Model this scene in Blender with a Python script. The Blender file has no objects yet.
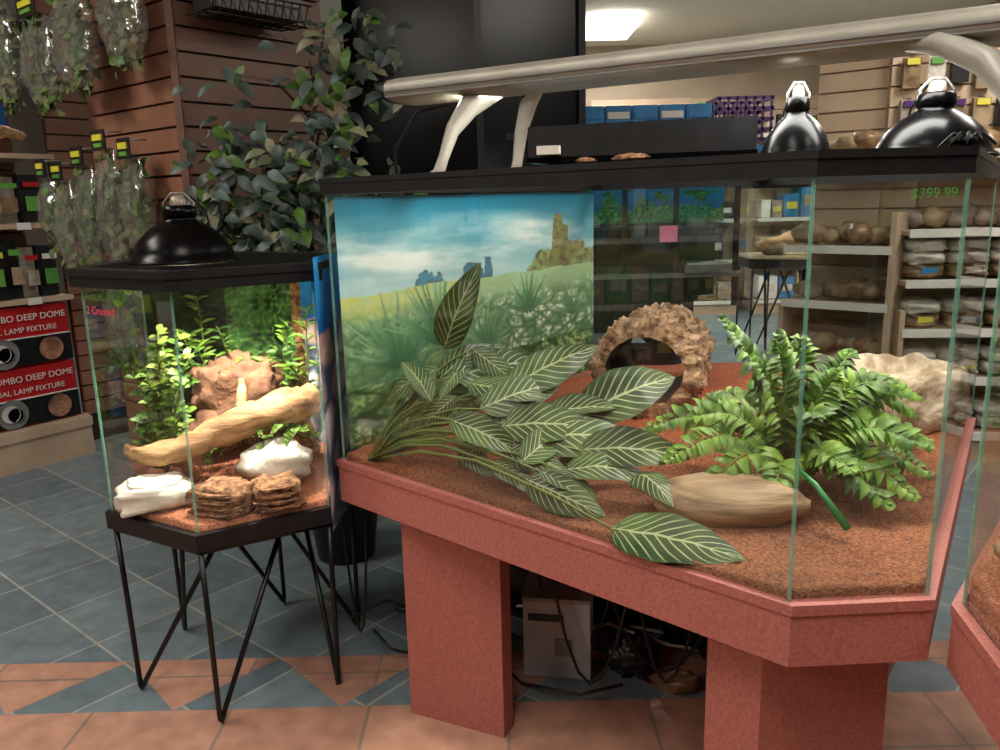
import bpy, math, random
from math import sin, cos, pi, radians, sqrt
from mathutils import Vector, Matrix, noise
random.seed(7)
V = Vector
sc = bpy.context.scene
sc.view_settings.view_transform = 'Standard'
sc.view_settings.look = 'None'
sc.view_settings.exposure = 0.0

def lin(c):
    return tuple((x/255/12.92 if x/255 <= .04045 else ((x/255+.055)/1.055)**2.4) for x in c)

# ---------------------------------------------------------------- materials
MATS = {}
def mat(name, c1, c2=None, scale=20, rough=.6, bump=0, bscale=None, metal=0, emis=0, spec=.5, detail=4, vcol=False, coord='Object', trans=0, coat=0, stretch=None):
    if name in MATS: return MATS[name]
    m = bpy.data.materials.new(name); m.use_nodes = True
    nt = m.node_tree; N = nt.nodes; L = nt.links
    b = N['Principled BSDF']
    b.inputs['Roughness'].default_value = rough
    b.inputs['Metallic'].default_value = metal
    b.inputs['Specular IOR Level'].default_value = spec
    b.inputs['Coat Weight'].default_value = coat
    tc = N.new('ShaderNodeTexCoord'); src = tc.outputs[coord]
    if stretch:
        mp = N.new('ShaderNodeMapping'); mp.inputs['Scale'].default_value = stretch; L.new(src, mp.inputs[0]); src = mp.outputs[0]
    if vcol:
        a = N.new('ShaderNodeVertexColor'); a.layer_name = 'Col'
        L.new(a.outputs['Color'], b.inputs['Base Color'])
        if emis:
            L.new(a.outputs['Color'], b.inputs['Emission Color']); b.inputs['Emission Strength'].default_value = emis
    else:
        c2 = c2 or tuple(min(255, x*1.15) for x in c1)
        n = N.new('ShaderNodeTexNoise'); n.inputs['Scale'].default_value = scale; n.inputs['Detail'].default_value = detail
        L.new(src, n.inputs['Vector'])
        r = N.new('ShaderNodeValToRGB')
        r.color_ramp.elements[0].position = .35; r.color_ramp.elements[1].position = .65
        r.color_ramp.elements[0].color = (*lin(c1), 1); r.color_ramp.elements[1].color = (*lin(c2), 1)
        L.new(n.outputs['Fac'], r.inputs['Fac']); L.new(r.outputs['Color'], b.inputs['Base Color'])
        if emis:
            L.new(r.outputs['Color'], b.inputs['Emission Color']); b.inputs['Emission Strength'].default_value = emis
    if bump:
        n2 = N.new('ShaderNodeTexNoise'); n2.inputs['Scale'].default_value = bscale or scale*2; n2.inputs['Detail'].default_value = 6
        L.new(src, n2.inputs['Vector'])
        bp = N.new('ShaderNodeBump'); bp.inputs['Strength'].default_value = bump; bp.inputs['Distance'].default_value = .01
        L.new(n2.outputs['Fac'], bp.inputs['Height']); L.new(bp.outputs['Normal'], b.inputs['Normal'])
    if trans:
        out = N['Material Output']; mx = N.new('ShaderNodeMixShader'); t = N.new('ShaderNodeBsdfTransparent')
        mx.inputs[0].default_value = trans
        L.new(b.outputs[0], mx.inputs[1]); L.new(t.outputs[0], mx.inputs[2]); L.new(mx.outputs[0], out.inputs[0])
    MATS[name] = m
    return m

def glassmat(name, tint=(.93, .97, .95), base=.03, k=.7, rough=.01, milk=0):
    m = bpy.data.materials.new(name); m.use_nodes = True
    nt = m.node_tree; N = nt.nodes; L = nt.links
    N.remove(N['Principled BSDF']); out = N['Material Output']
    t = N.new('ShaderNodeBsdfTransparent'); t.inputs[0].default_value = (*tint, 1)
    g = N.new('ShaderNodeBsdfGlossy'); g.inputs['Roughness'].default_value = rough
    lw = N.new('ShaderNodeLayerWeight'); lw.inputs[0].default_value = .5
    p = N.new('ShaderNodeMath'); p.operation = 'POWER'; p.inputs[1].default_value = 4
    L.new(lw.outputs['Facing'], p.inputs[0])
    ma = N.new('ShaderNodeMath'); ma.operation = 'MULTIPLY_ADD'; ma.inputs[1].default_value = k; ma.inputs[2].default_value = base
    L.new(p.outputs[0], ma.inputs[0])
    mx = N.new('ShaderNodeMixShader'); L.new(ma.outputs[0], mx.inputs[0]); L.new(t.outputs[0], mx.inputs[1]); L.new(g.outputs[0], mx.inputs[2])
    res = mx.outputs[0]
    if milk:
        d = N.new('ShaderNodeBsdfDiffuse'); d.inputs[0].default_value = (.8, .8, .78, 1); m2 = N.new('ShaderNodeMixShader'); m2.inputs[0].default_value = milk
        L.new(res, m2.inputs[1]); L.new(d.outputs[0], m2.inputs[2]); res = m2.outputs[0]
    L.new(res, out.inputs[0])
    MATS[name] = m
    return m

def veinleaf():
    m = bpy.data.materials.new('prayer_leaf'); m.use_nodes = True
    nt = m.node_tree; N = nt.nodes; L = nt.links; b = N['Principled BSDF']
    uv = N.new('ShaderNodeUVMap'); sp = N.new('ShaderNodeSeparateXYZ'); L.new(uv.outputs[0], sp.inputs[0])
    def M(op, a, b_=None, c=None):
        n = N.new('ShaderNodeMath'); n.operation = op
        for i, x in enumerate((a, b_, c)):
            if x is None: continue
            if isinstance(x, (int, float)): n.inputs[i].default_value = x
            else: L.new(x, n.inputs[i])
        return n.outputs[0]
    u = M('MULTIPLY_ADD', sp.outputs[0], 2, -1); au = M('ABSOLUTE', u)
    ph = M('MULTIPLY', M('MULTIPLY_ADD', au, -.28, sp.outputs[1]), 10)
    fr = M('FRACT', ph)
    st = M('ABSOLUTE', M('SUBTRACT', fr, .5))
    vein = M('SUBTRACT', 1, M('SMOOTH_MIN', M('MULTIPLY', st, 7.5), 1, .2))
    mid = M('SUBTRACT', 1, M('MINIMUM', M('MULTIPLY', au, 14), 1))
    fade = M('SUBTRACT', 1, M('POWER', au, 5))
    mk = M('MAXIMUM', M('MULTIPLY', vein, fade), mid)
    mk = M('MULTIPLY', M('MINIMUM', M('MAXIMUM', mk, 0), 1), .9)
    tc = N.new('ShaderNodeTexCoord'); ns = N.new('ShaderNodeTexNoise'); ns.inputs['Scale'].default_value = 9; L.new(tc.outputs['Object'], ns.inputs[0])
    rp = N.new('ShaderNodeValToRGB'); rp.color_ramp.elements[0].position = .38; rp.color_ramp.elements[1].position = .66
    rp.color_ramp.elements[0].color = (*lin((28, 52, 22)), 1); rp.color_ramp.elements[1].color = (*lin((70, 92, 44)), 1)
    L.new(ns.outputs['Fac'], rp.inputs[0])
    mx = N.new('ShaderNodeMix'); mx.data_type = 'RGBA'
    L.new(mk, mx.inputs[0]); L.new(rp.outputs[0], mx.inputs[6]); mx.inputs[7].default_value = (*lin((190, 196, 146)), 1)
    L.new(mx.outputs[2], b.inputs['Base Color']); b.inputs['Roughness'].default_value = .42
    b.inputs['Specular IOR Level'].default_value = .35
    MATS['prayer_leaf'] = m
veinleaf()
glassmat('glass', base=.075); glassmat('plastic_film', (.93, .95, .95), .14, .75, .10, .06)
glassmat('glass_dark', (.5, .6, .62), .08, .7, .03)

mat('black_plastic', (14, 14, 15), (24, 24, 25), 30, .45, spec=.35)
mat('black_metal', (10, 10, 11), (20, 20, 20), 30, .35, metal=.2)
mat('gloss_black', (3, 3, 4), (6, 6, 7), 10, .25, spec=.12)
mat('pink_laminate', (158, 90, 80), (180, 110, 99), 160, .5, bump=.1, bscale=250)
mat('soil', (98, 56, 36), (168, 106, 72), 170, .95, bump=.9, bscale=220, detail=8)
mat('soil_red', (128, 68, 46), (192, 122, 88), 190, .95, bump=.8, bscale=220, detail=8)
mat('silver', (156, 152, 140), (172, 168, 156), 8, .42, metal=.35)
mat('white_bracket', (158, 154, 142), (172, 168, 156), 10, .4)
mat('poster', (0, 0, 0), vcol=True, rough=.35)
mat('glow_poster', (0, 0, 0), vcol=True, rough=.4, emis=.45)
mat('cork', (98, 68, 47), (206, 168, 132), 40, .95, bump=1.0, bscale=80, detail=9)
mat('cork_in', (44, 28, 19), (74, 48, 33), 30, .95, bump=.8)
mat('rock_tan', (122, 104, 78), (170, 148, 116), 9, .7, bump=.25, bscale=40)
mat('river_rock', (124, 98, 70), (184, 152, 116), 8, .6, bump=.25, bscale=30, stretch=(.6, 2.5, 6))
mat('rock_white', (190, 180, 164), (224, 216, 202), 12, .7, bump=.35, bscale=50)
mat('rock_red', (104, 70, 52), (164, 118, 90), 16, .85, bump=.8, bscale=50)
mat('rock_grey', (120, 112, 100), (168, 158, 142), 14, .85, bump=.5)
mat('bowl_stone', (158, 134, 108), (218, 202, 180), 26, .7, bump=1.0, bscale=36)
mat('driftwood', (128, 92, 58), (200, 158, 110), 7, .65, bump=.4, bscale=30, stretch=(1, 4, 6))
mat('bark', (96, 62, 40), (176, 128, 92), 45, .9, bump=1, bscale=80)
mat('fern', (58, 98, 26), (122, 156, 52), 14, .5, spec=.35)
mat('fern_dark', (38, 72, 24), (84, 118, 40), 14, .5, spec=.35)
mat('stem_green', (88, 104, 44), (112, 128, 62), 20, .5)
mat('bright_green', (24, 100, 48), (36, 122, 58), 20, .4)
mat('yellow_leaf', (88, 116, 36), (144, 164, 70), 14, .5)
mat('ficus_a', (28, 42, 34), (48, 64, 50), 12, .5)
mat('ficus_b', (44, 62, 58), (74, 92, 84), 12, .5)
mat('ficus_c', (88, 94, 70), (124, 122, 92), 12, .5)
mat('bag_leaf', (60, 76, 44), (116, 124, 82), 12, .6, spec=.2)
mat('twig', (60, 40, 26), (90, 64, 42), 20, .8)
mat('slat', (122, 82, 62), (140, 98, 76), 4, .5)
mat('slat_shaded', (90, 60, 47), (106, 75, 59), 4, .5)  # slat colour with the shade of the column's right face put in
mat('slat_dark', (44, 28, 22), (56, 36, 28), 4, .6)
mat('slat_beige', (182, 158, 130), (196, 174, 146), 4, .5)
mat('shelf_cream', (172, 148, 124), (186, 164, 140), 5, .5)
mat('shelf_white', (200, 198, 188), (216, 214, 206), 5, .5)
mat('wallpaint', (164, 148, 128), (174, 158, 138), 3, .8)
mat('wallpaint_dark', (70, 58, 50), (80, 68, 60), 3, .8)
mat('ceiling', (216, 210, 194), (226, 220, 206), 20, .8)
mat('navy_panel', (7, 8, 11), (12, 13, 18), 2, .25, spec=.35)
mat('grey_metal', (120, 120, 116), (140, 140, 136), 10, .4, metal=.3)
mat('box_red', (160, 24, 28), (178, 34, 36), 6, .35)
mat('box_black', (14, 14, 16), (26, 26, 28), 6, .4)
mat('ink_white', (205, 203, 196), (222, 220, 214), 6, .5)
mat('ink_yellow', (190, 186, 40), (206, 200, 60), 6, .5)
mat('ink_green', (60, 128, 48), (96, 156, 58), 6, .5)
mat('ink_pink', (225, 60, 90), (230, 70, 100), 6, .5)
mat('box_blue', (20, 100, 160), (36, 130, 190), 6, .4)
mat('bin_blue', (24, 84, 150), (36, 104, 170), 6, .4)
mat('box_purple', (70, 34, 100), (92, 50, 126), 6, .4)
mat('pink_card', (232, 110, 150), (240, 130, 160), 6, .6)
mat('tag_yellow', (200, 190, 60), (214, 204, 80), 6, .6)
mat('bag_white', (170, 164, 150), (214, 208, 196), 18, .35, bump=.4, bscale=20)
mat('bag_brown', (96, 74, 52), (150, 124, 90), 22, .35, bump=.4, bscale=20)
mat('ballast_grey', (176, 184, 186), (196, 202, 204), 12, .5)
mat('dome_white', (220, 214, 200), (230, 226, 214), 12, .4)
mat('socket_metal', (130, 120, 106), (156, 146, 130), 12, .4, metal=.3)
mat('bulb_on', (255, 236, 200), (255, 240, 210), 5, .4, emis=12)
mat('light_panel', (255, 252, 246), (255, 252, 246), 5, .4, emis=6)
mat('seam', (110, 170, 150), (140, 196, 176), 20, .2, trans=.55)
mat('stick_white', (210, 205, 195), (220, 216, 206), 10, .5)
mat('cable', (20, 20, 20), (30, 30, 30), 10, .5)

# ---------------------------------------------------------------- mesh builder
class MB:
    def __init__(s, name, M=None, parent=None):
        s.name = name; s.v = []; s.f = []; s.mi = []; s.sm = []; s.uv = []; s.col = []; s.mats = []; s.M = M or Matrix(); s.parent = parent
    def add(s, vs, fs, m, smooth=False, uvs=None, cols=None):
        if m not in s.mats: s.mats.append(m)
        k = s.mats.index(m); o = len(s.v)
        s.v += [s.M @ V(p) for p in vs]
        s.col += cols if cols else [(1, 1, 1)]*len(vs)
        for f in fs:
            s.f.append([i+o for i in f]); s.mi.append(k); s.sm.append(smooth)
            s.uv += [uvs[i] for i in f] if uvs else [(0, 0)]*len(f)
    def box(s, c, d, m, R=None):
        R = R or Matrix.Identity(3); c = V(c)
        vs = [c + R @ V((x*d[0]/2, y*d[1]/2, z*d[2]/2)) for x in (-1, 1) for y in (-1, 1) for z in (-1, 1)]
        s.add(vs, [(0, 1, 3, 2), (4, 6, 7, 5), (0, 4, 5, 1), (2, 3, 7, 6), (0, 2, 6, 4), (1, 5, 7, 3)], m)
    def beam(s, p, q, w, h, m):
        p = V(p); q = V(q); d = (q-p); L = d.length; d.normalize()
        up = V((0, 0, 1)) if abs(d.z) < .95 else V((0, 1, 0))
        sd = d.cross(up).normalized(); up = sd.cross(d)
        R = Matrix((d, sd, up)).transposed()
        s.box((p+q)/2, (L, w, h), m, R)
    def prism(s, pts, z0, z1, m):
        n = len(pts); vs = [(p[0], p[1], z0) for p in pts]+[(p[0], p[1], z1) for p in pts]
        s.add(vs, [tuple(range(n))[::-1], tuple(range(n, 2*n))]+[(i, (i+1) % n, n+(i+1) % n, n+i) for i in range(n)], m)
    def ring(s, po, pi_, z0, z1, m):
        n = len(po); vs = [(*p, z0) for p in po]+[(*p, z1) for p in po]+[(*p, z0) for p in pi_]+[(*p, z1) for p in pi_]
        f = []
        for i in range(n):
            j = (i+1) % n
            f += [(i, j, n+j, n+i), (2*n+j, 2*n+i, 3*n+i, 3*n+j), (n+i, n+j, 3*n+j, 3*n+i), (j, i, 2*n+i, 2*n+j)]
        s.add(vs, f, m)
    def tube(s, path, r, m, n=8, flat=1.0, close=True, rough=0):
        P = [V(p) for p in path]; k = len(P)
        rs = r if isinstance(r, (list, tuple)) else [r]*k
        if rough and k < 20:
            NP = []; NR = []; sub = 5
            for i in range(k-1):
                p0 = P[max(i-1, 0)]; p1 = P[i]; p2 = P[i+1]; p3 = P[min(i+2, k-1)]
                for j in range(sub):
                    t = j/sub
                    NP.append(.5*((2*p1)+(p2-p0)*t+(2*p0-5*p1+4*p2-p3)*t*t+(3*p1-p0-3*p2+p3)*t**3)); NR.append(rs[i]+(rs[i+1]-rs[i])*t)
            NP.append(P[-1]); NR.append(rs[-1]); P = NP; rs = NR; k = len(P)
        vs = []; prev = None
        for i, p in enumerate(P):
            t = (P[min(i+1, k-1)]-P[max(i-1, 0)]).normalized()
            if prev is None:
                ref = V((0, 0, 1)) if abs(t.z) < .9 else V((1, 0, 0)); a = t.cross(ref).normalized()
            else:
                a = (prev - t*prev.dot(t)).normalized()
            prev = a; b = t.cross(a)
            for j in range(n):
                th = 2*pi*j/n; q = p + a*cos(th)*rs[i] + b*sin(th)*rs[i]*flat
                if rough: q = q + noise.noise_vector(q*22)*rough + noise.noise_vector(q*60)*rough*.4
                vs.append(q)
        f = [(i*n+j, i*n+(j+1) % n, (i+1)*n+(j+1) % n, (i+1)*n+j) for i in range(k-1) for j in range(n)]
        if close: f += [tuple(range(n))[::-1], tuple(range((k-1)*n, k*n))]
        s.add(vs, f, m, True)
    def lathe(s, c, prof, m, n=32, R=None, jit=0, seed=0):
        R = R or Matrix.Identity(3); c = V(c); k = len(prof); vs = []
        for i, (r, z) in enumerate(prof):
            for j in range(n):
                th = 2*pi*j/n
                p = V((cos(th)*r, sin(th)*r, z))
                if jit: p += noise.noise_vector(p*18+V((seed, 0, 0)))*jit + noise.noise_vector(p*6+V((seed, 4, 0)))*jit
                vs.append(c + R @ p)
        f = [(i*n+j, i*n+(j+1) % n, (i+1)*n+(j+1) % n, (i+1)*n+j) for i in range(k-1) for j in range(n)]
        s.add(vs, f, m, True)
    def blob(s, c, r, m, seed=0, amp=.15, fr=2.0, rot=0, sub=(24, 16), box=1.0, tilt=0):
        R = Matrix.Rotation(rot, 3, 'Z') @ Matrix.Rotation(tilt, 3, 'Y'); c = V(c); nu, nv = sub; vs = []
        for i in range(nv+1):
            ph = pi*i/nv
            for j in range(nu):
                th = 2*pi*j/nu
                p = V((sin(ph)*cos(th), sin(ph)*sin(th), cos(ph)))
                if box != 1: p = V([math.copysign(abs(x)**box, x) for x in p])
                d = 1+amp*noise.noise(p*fr+V((seed*3.1, seed, 0)))+amp*.4*noise.noise(p*fr*3+V((seed, 0, seed)))
                vs.append(c + R @ V((p.x*r[0]*d, p.y*r[1]*d, p.z*r[2]*d)))
        f = [(i*nu+j, (i+1)*nu+j, (i+1)*nu+(j+1) % nu, i*nu+(j+1) % nu) for i in range(nv) for j in range(nu)]
        s.add(vs, f, m, True)
    def leaf(s, b, t, w, m, nrm=(0, -.4, .9), arch=.12, fold=.25, nl=8, nw=4, shape=0, droop=0):
        b = V(b); t = V(t); d = t-b; L = d.length; dn = d.normalized(); nrm = V(nrm)
        sd = dn.cross(nrm)
        if sd.length < 1e-3: sd = dn.cross(V((1, 0, 0)))
        sd.normalize(); n = sd.cross(dn)
        vs = []; uv = []
        for i in range(nl+1):
            v = i/nl
            if shape == 0: ww = w/2*(sin(pi*min(1, v**.72))**.75 if 0 < v < 1 else .02)
            else: ww = w/2*(1-v*.7)
            for j in range(nw+1):
                u = j/nw*2-1
                p = b + d*v + sd*u*ww + n*(arch*L*sin(pi*v) + fold*abs(u)*ww + .04*ww*sin(v*22+u)) - V((0, 0, droop*L*v*v))
                vs.append(p); uv.append((j/nw, v))
        f = [(i*(nw+1)+j, i*(nw+1)+j+1, (i+1)*(nw+1)+j+1, (i+1)*(nw+1)+j) for i in range(nl) for j in range(nw)]
        s.add(vs, f, m, True, uv)
    def poster(s, p0, p1, z0, z1, fn, nx, nz, m='poster'):
        vs = []; cols = []
        for i in range(nz+1):
            for j in range(nx+1):
                u = j/nx; v = i/nz
                vs.append((p0[0]+(p1[0]-p0[0])*u, p0[1]+(p1[1]-p0[1])*u, z0+(z1-z0)*v)); cols.append(lin([max(0, min(255, x)) for x in fn(u, v)]))
        f = [(i*(nx+1)+j, i*(nx+1)+j+1, (i+1)*(nx+1)+j+1, (i+1)*(nx+1)+j) for i in range(nz) for j in range(nx)]
        s.add(vs, f, m, False, None, cols)
    def patch(s, pts, zf, m, rings=26, per=22, skirt=None):
        cx = sum(p[0] for p in pts)/len(pts); cy = sum(p[1] for p in pts)/len(pts)
        pe = []
        for i in range(len(pts)):
            a = pts[i]; b = pts[(i+1) % len(pts)]
            for k in range(per): pe.append((a[0]+(b[0]-a[0])*k/per, a[1]+(b[1]-a[1])*k/per))
        n = len(pe); vs = []
        for r in range(rings+1):
            t = r/rings
            for p in pe:
                x = cx+(p[0]-cx)*t; y = cy+(p[1]-cy)*t; vs.append((x, y, zf(x, y)))
        f = [(r*n+j, (r+1)*n+j, (r+1)*n+(j+1) % n, r*n+(j+1) % n) for r in range(rings) for j in range(n)]
        if skirt is not None:
            o = len(vs)
            for p in pe: vs.append((p[0], p[1], skirt))
            f += [(rings*n+j, o+j, o+(j+1) % n, rings*n+(j+1) % n) for j in range(n)]
        s.add(vs, f, m, True)
    def done(s):
        me = bpy.data.meshes.new(s.name); me.from_pydata([tuple(p) for p in s.v], [], s.f)
        for m in s.mats: me.materials.append(MATS[m])
        me.polygons.foreach_set('material_index', s.mi); me.polygons.foreach_set('use_smooth', s.sm)
        uvl = me.uv_layers.new(name='UVMap'); uvl.data.foreach_set('uv', [x for p in s.uv for x in p])
        ca = me.color_attributes.new('Col', 'FLOAT_COLOR', 'POINT'); ca.data.foreach_set('color', [x for c in s.col for x in (*c, 1)])
        me.validate(); me.update()
        o = bpy.data.objects.new(s.name, me); bpy.context.collection.objects.link(o)
        if s.parent: o.parent = s.parent
        return o

def empty(name, loc=(0, 0, 0)):
    e = bpy.data.objects.new(name, None); bpy.context.collection.objects.link(e); e.empty_display_size = .05
    return e
def frame(o, ang): return Matrix.Translation(V(o)) @ Matrix.Rotation(radians(ang), 4, 'Z')
def text(body, M, size, m, parent, name, ext=.0005, align='LEFT'):
    c = bpy.data.curves.new(name, 'FONT'); c.body = body; c.size = size; c.extrude = ext; c.align_x = align
    c.materials.append(MATS[m]); o = bpy.data.objects.new(name, c); bpy.context.collection.objects.link(o)
    o.matrix_world = M
    if parent: o.parent = parent
    return o
def scl(pts, k, c=None):
    cx = sum(p[0] for p in pts)/len(pts); cy = sum(p[1] for p in pts)/len(pts)
    return [(cx+(p[0]-cx)*k, cy+(p[1]-cy)*k) for p in pts]
def fbm(x, y, z=0, o=4): return noise.fractal(V((x, y, z)), 1.0, 2.0, o)
def mixc(a, b, t):
    t = max(0, min(1, t)); return tuple(a[i]+(b[i]-a[i])*t for i in range(3))

# ---------------------------------------------------------------- room shell
def floor_material():
    m = bpy.data.materials.new('floor_tile'); m.use_nodes = True
    nt = m.node_tree; N = nt.nodes; L = nt.links; b = N['Principled BSDF']
    tc = N.new('ShaderNodeTexCoord')
    def brick(rot, size, c1, c2, mo, loc=(0, 0, 0)):
        mp = N.new('ShaderNodeMapping'); mp.inputs['Rotation'].default_value = (0, 0, radians(rot)); mp.inputs['Location'].default_value = loc
        L.new(tc.outputs['Object'], mp.inputs[0])
        t = N.new('ShaderNodeTexBrick'); t.offset = 0; t.squash = 1
        t.inputs['Scale'].default_value = 1/size; t.inputs['Brick Width'].default_value = 1; t.inputs['Row Height'].default_value = 1
        t.inputs['Mortar Size'].default_value = .014; t.inputs['Mortar Smooth'].default_value = .2; t.inputs['Bias'].default_value = 0
        t.inputs['Color1'].default_value = (*lin(c1), 1); t.inputs['Color2'].default_value = (*lin(c2), 1); t.inputs['Mortar'].default_value = (*lin(mo), 1)
        L.new(mp.outputs[0], t.inputs['Vector']); return t
    blue = brick(40, .31, (96, 112, 120), (120, 136, 140), (164, 160, 150))
    terra = brick(0, .38, (170, 124, 104), (186, 140, 118), (140, 120, 106), (.0, .17, 0))
    sp = N.new('ShaderNodeSeparateXYZ'); L.new(tc.outputs['Object'], sp.inputs[0])
    def M(op, a, b_=None):
        n = N.new('ShaderNodeMath'); n.operation = op
        for i, x in enumerate((a, b_)):
            if x is None: continue
            if isinstance(x, (int, float)): n.inputs[i].default_value = x
            else: L.new(x, n.inputs[i])
        return n.outputs[0]
    tri = M('MULTIPLY', M('ABSOLUTE', M('SUBTRACT', M('FRACT', M('ADD', M('DIVIDE', M('ADD', sp.outputs[0], 1.15), .46), .5)), .5)), 2)
    h = M('DIVIDE', M('SUBTRACT', sp.outputs[1], 1.95), .25)
    inblue = M('LESS_THAN', h, M('SUBTRACT', 1, tri))
    above = M('GREATER_THAN', h, 1.0); pos = M('GREATER_THAN', h, 0)
    mask = M('MAXIMUM', above, M('MULTIPLY', inblue, pos))
    mx = N.new('ShaderNodeMix'); mx.data_type = 'RGBA'
    L.new(mask, mx.inputs[0]); L.new(terra.outputs[0], mx.inputs[6]); L.new(blue.outputs[0], mx.inputs[7])
    ns = N.new('ShaderNodeTexNoise'); ns.inputs['Scale'].default_value = 14; ns.inputs['Detail'].default_value = 6; L.new(tc.outputs['Object'], ns.inputs['Vector'])
    mr = N.new('ShaderNodeMapRange'); mr.inputs[1].default_value = .3; mr.inputs[2].default_value = .7; mr.inputs[3].default_value = .74; mr.inputs[4].default_value = 1.12
    L.new(ns.outputs['Fac'], mr.inputs[0])
    mm = N.new('ShaderNodeMix'); mm.data_type = 'RGBA'; mm.blend_type = 'MULTIPLY'; mm.inputs[0].default_value = 1
    L.new(mx.outputs[2], mm.inputs[6]); L.new(mr.outputs[0], mm.inputs[7]); L.new(mm.outputs[2], b.inputs['Base Color'])
    b.inputs['Roughness'].default_value = .36
    bp = N.new('ShaderNodeBump'); bp.inputs['Strength'].default_value = .15; L.new(ns.outputs['Fac'], bp.inputs['Height']); L.new(bp.outputs[0], b.inputs['Normal'])
    MATS['floor_tile'] = m
floor_material()
X0, X1, Y0, Y1, ZC = -4.2, 4.6, -2.6, 9.6, 3.0
o = MB('floor'); o.add([(X0, Y0, 0), (X1, Y0, 0), (X1, Y1, 0), (X0, Y1, 0)], [(0, 1, 2, 3)], 'floor_tile'); o.done()
o = MB('ceiling'); o.add([(X0, Y0, ZC), (X1, Y0, ZC), (X1, Y1, ZC), (X0, Y1, ZC)], [(3, 2, 1, 0)], 'ceiling'); o.done()
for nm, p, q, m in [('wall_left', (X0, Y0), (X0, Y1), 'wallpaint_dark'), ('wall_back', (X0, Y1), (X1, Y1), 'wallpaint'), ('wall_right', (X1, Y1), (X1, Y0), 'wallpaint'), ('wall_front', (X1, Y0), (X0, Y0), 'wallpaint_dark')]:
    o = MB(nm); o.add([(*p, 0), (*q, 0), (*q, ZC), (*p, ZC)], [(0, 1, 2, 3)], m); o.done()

# ---------------------------------------------------------------- large corner terrarium
A, B, C, D, E = (-.42, 2.02), (.47, 1.21), (.705, 1.22), (1.38, 2.26), (.36, 3.03)
TP = [A, B, C, D, E]
ZB, ZT = .68, 1.372
o = MB('terrarium_stand')
o.prism(scl(TP, 1.014), .572, .668, 'pink_laminate')
o.ring(scl(TP, 1.020), scl(TP, .985), .667, .686, 'pink_laminate')
o.prism([(-.262, 1.915), (-.012, 1.800), (.012, 1.85), (-.235, 1.965)], 0, .573, 'pink_laminate')
o.prism([(.462, 1.30), (.700, 1.315), (.80, 1.50), (.62, 1.70), (.385, 1.385)], 0, .573, 'pink_laminate')
o.prism([(1.02, 1.95), (1.22, 2.2), (.98, 2.38), (.78, 2.13)], 0, .573, 'pink_laminate')
o.prism([(.12, 2.62), (.32, 2.86), (.38, 2.81), (.18, 2.57)], 0, .573, 'pink_laminate')
o.done()
def terrarium(name, pts, zb, zt, rimh=.036, rim_out=1.012, brace=True):
    e = empty(name)
    g = MB('glass_panes', parent=e)
    n = len(pts)
    for i in range(n):
        a = pts[i]; b = pts[(i+1) % n]
        g.add([(*a, zb), (*b, zb), (*b, zt), (*a, zt)], [(0, 1, 2, 3)], 'glass')
    g.done()
    s = MB('corner_seams', parent=e)
    for p in scl(pts, .997): s.box((p[0], p[1], (zb+zt)/2), (.005, .005, zt-zb), 'seam')
    s.done()
    r = MB('top_frame', parent=e)
    r.ring(scl(pts, rim_out), scl(pts, .965), zt-.002, zt+rimh, 'black_plastic')
    r.ring(scl(pts, rim_out+.004), scl(pts, .965), zt+rimh-.012, zt+rimh, 'black_plastic')
    if brace:
        m1 = ((pts[0][0]+pts[1][0])/2, (pts[0][1]+pts[1][1])/2)
        m2 = ((pts[3][0]+pts[4][0])/2, (pts[3][1]+pts[4][1])/2)
        r.beam((*m1, zt+.022), (*m2, zt+.022), .05, .02, 'black_plastic')
    r.done()
    return e
t1 = terrarium('corner_terrarium', TP, .672, ZT)

def soilz(x, y):
    ex, ey = D[0]-E[0], D[1]-E[1]; L = sqrt(ex*ex+ey*ey)
    d = abs((x-E[0])*ey-(y-E[1])*ex)/L
    along = ((x-E[0])*ex+(y-E[1])*ey)/(L*L)
    k = max(0, 1-d/.95)**1.2 * max(0, min(1, along*2.2))
    return .70+.085*k+.010*fbm(x*6, y*6)+.004*fbm(x*40, y*40)
o = MB('soil_substrate', parent=t1); o.patch(scl(TP, .988), soilz, 'soil', 46, 38, .674); ob = o.done()
nt = MATS['soil'].node_tree; N = nt.nodes; L = nt.links
bs = N['Principled BSDF']; old = bs.inputs['Base Color'].links[0].from_socket
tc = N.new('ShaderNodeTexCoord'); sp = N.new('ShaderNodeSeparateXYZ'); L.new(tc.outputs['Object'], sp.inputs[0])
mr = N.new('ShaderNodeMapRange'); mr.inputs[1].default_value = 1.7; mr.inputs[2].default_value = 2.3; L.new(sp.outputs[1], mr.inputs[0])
mx = N.new('ShaderNodeMix'); mx.data_type = 'RGBA'; mx.blend_type = 'MULTIPLY'; L.new(mr.outputs[0], mx.inputs[0]); L.new(old, mx.inputs[6]); mx.inputs[7].default_value = (1.6, 1.0, .85, 1)  # heat lamp's reddish light put into the soil colour towards the back
nn_ = N.new('ShaderNodeTexNoise'); nn_.inputs['Scale'].default_value = 5; nn_.inputs['Detail'].default_value = 5; L.new(tc.outputs['Object'], nn_.inputs[0])
m3 = N.new('ShaderNodeMapRange'); m3.inputs[1].default_value = .35; m3.inputs[2].default_value = .6; m3.inputs[3].default_value = .68; m3.inputs[4].default_value = 1.1; L.new(nn_.outputs['Fac'], m3.inputs[0])
mx2 = N.new('ShaderNodeMix'); mx2.data_type = 'RGBA'; mx2.blend_type = 'MULTIPLY'; mx2.inputs[0].default_value = 1
L.new(mx.outputs[2], mx2.inputs[6]); L.new(m3.outputs[0], mx2.inputs[7]); L.new(mx2.outputs[2], bs.inputs['Base Color'])

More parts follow.
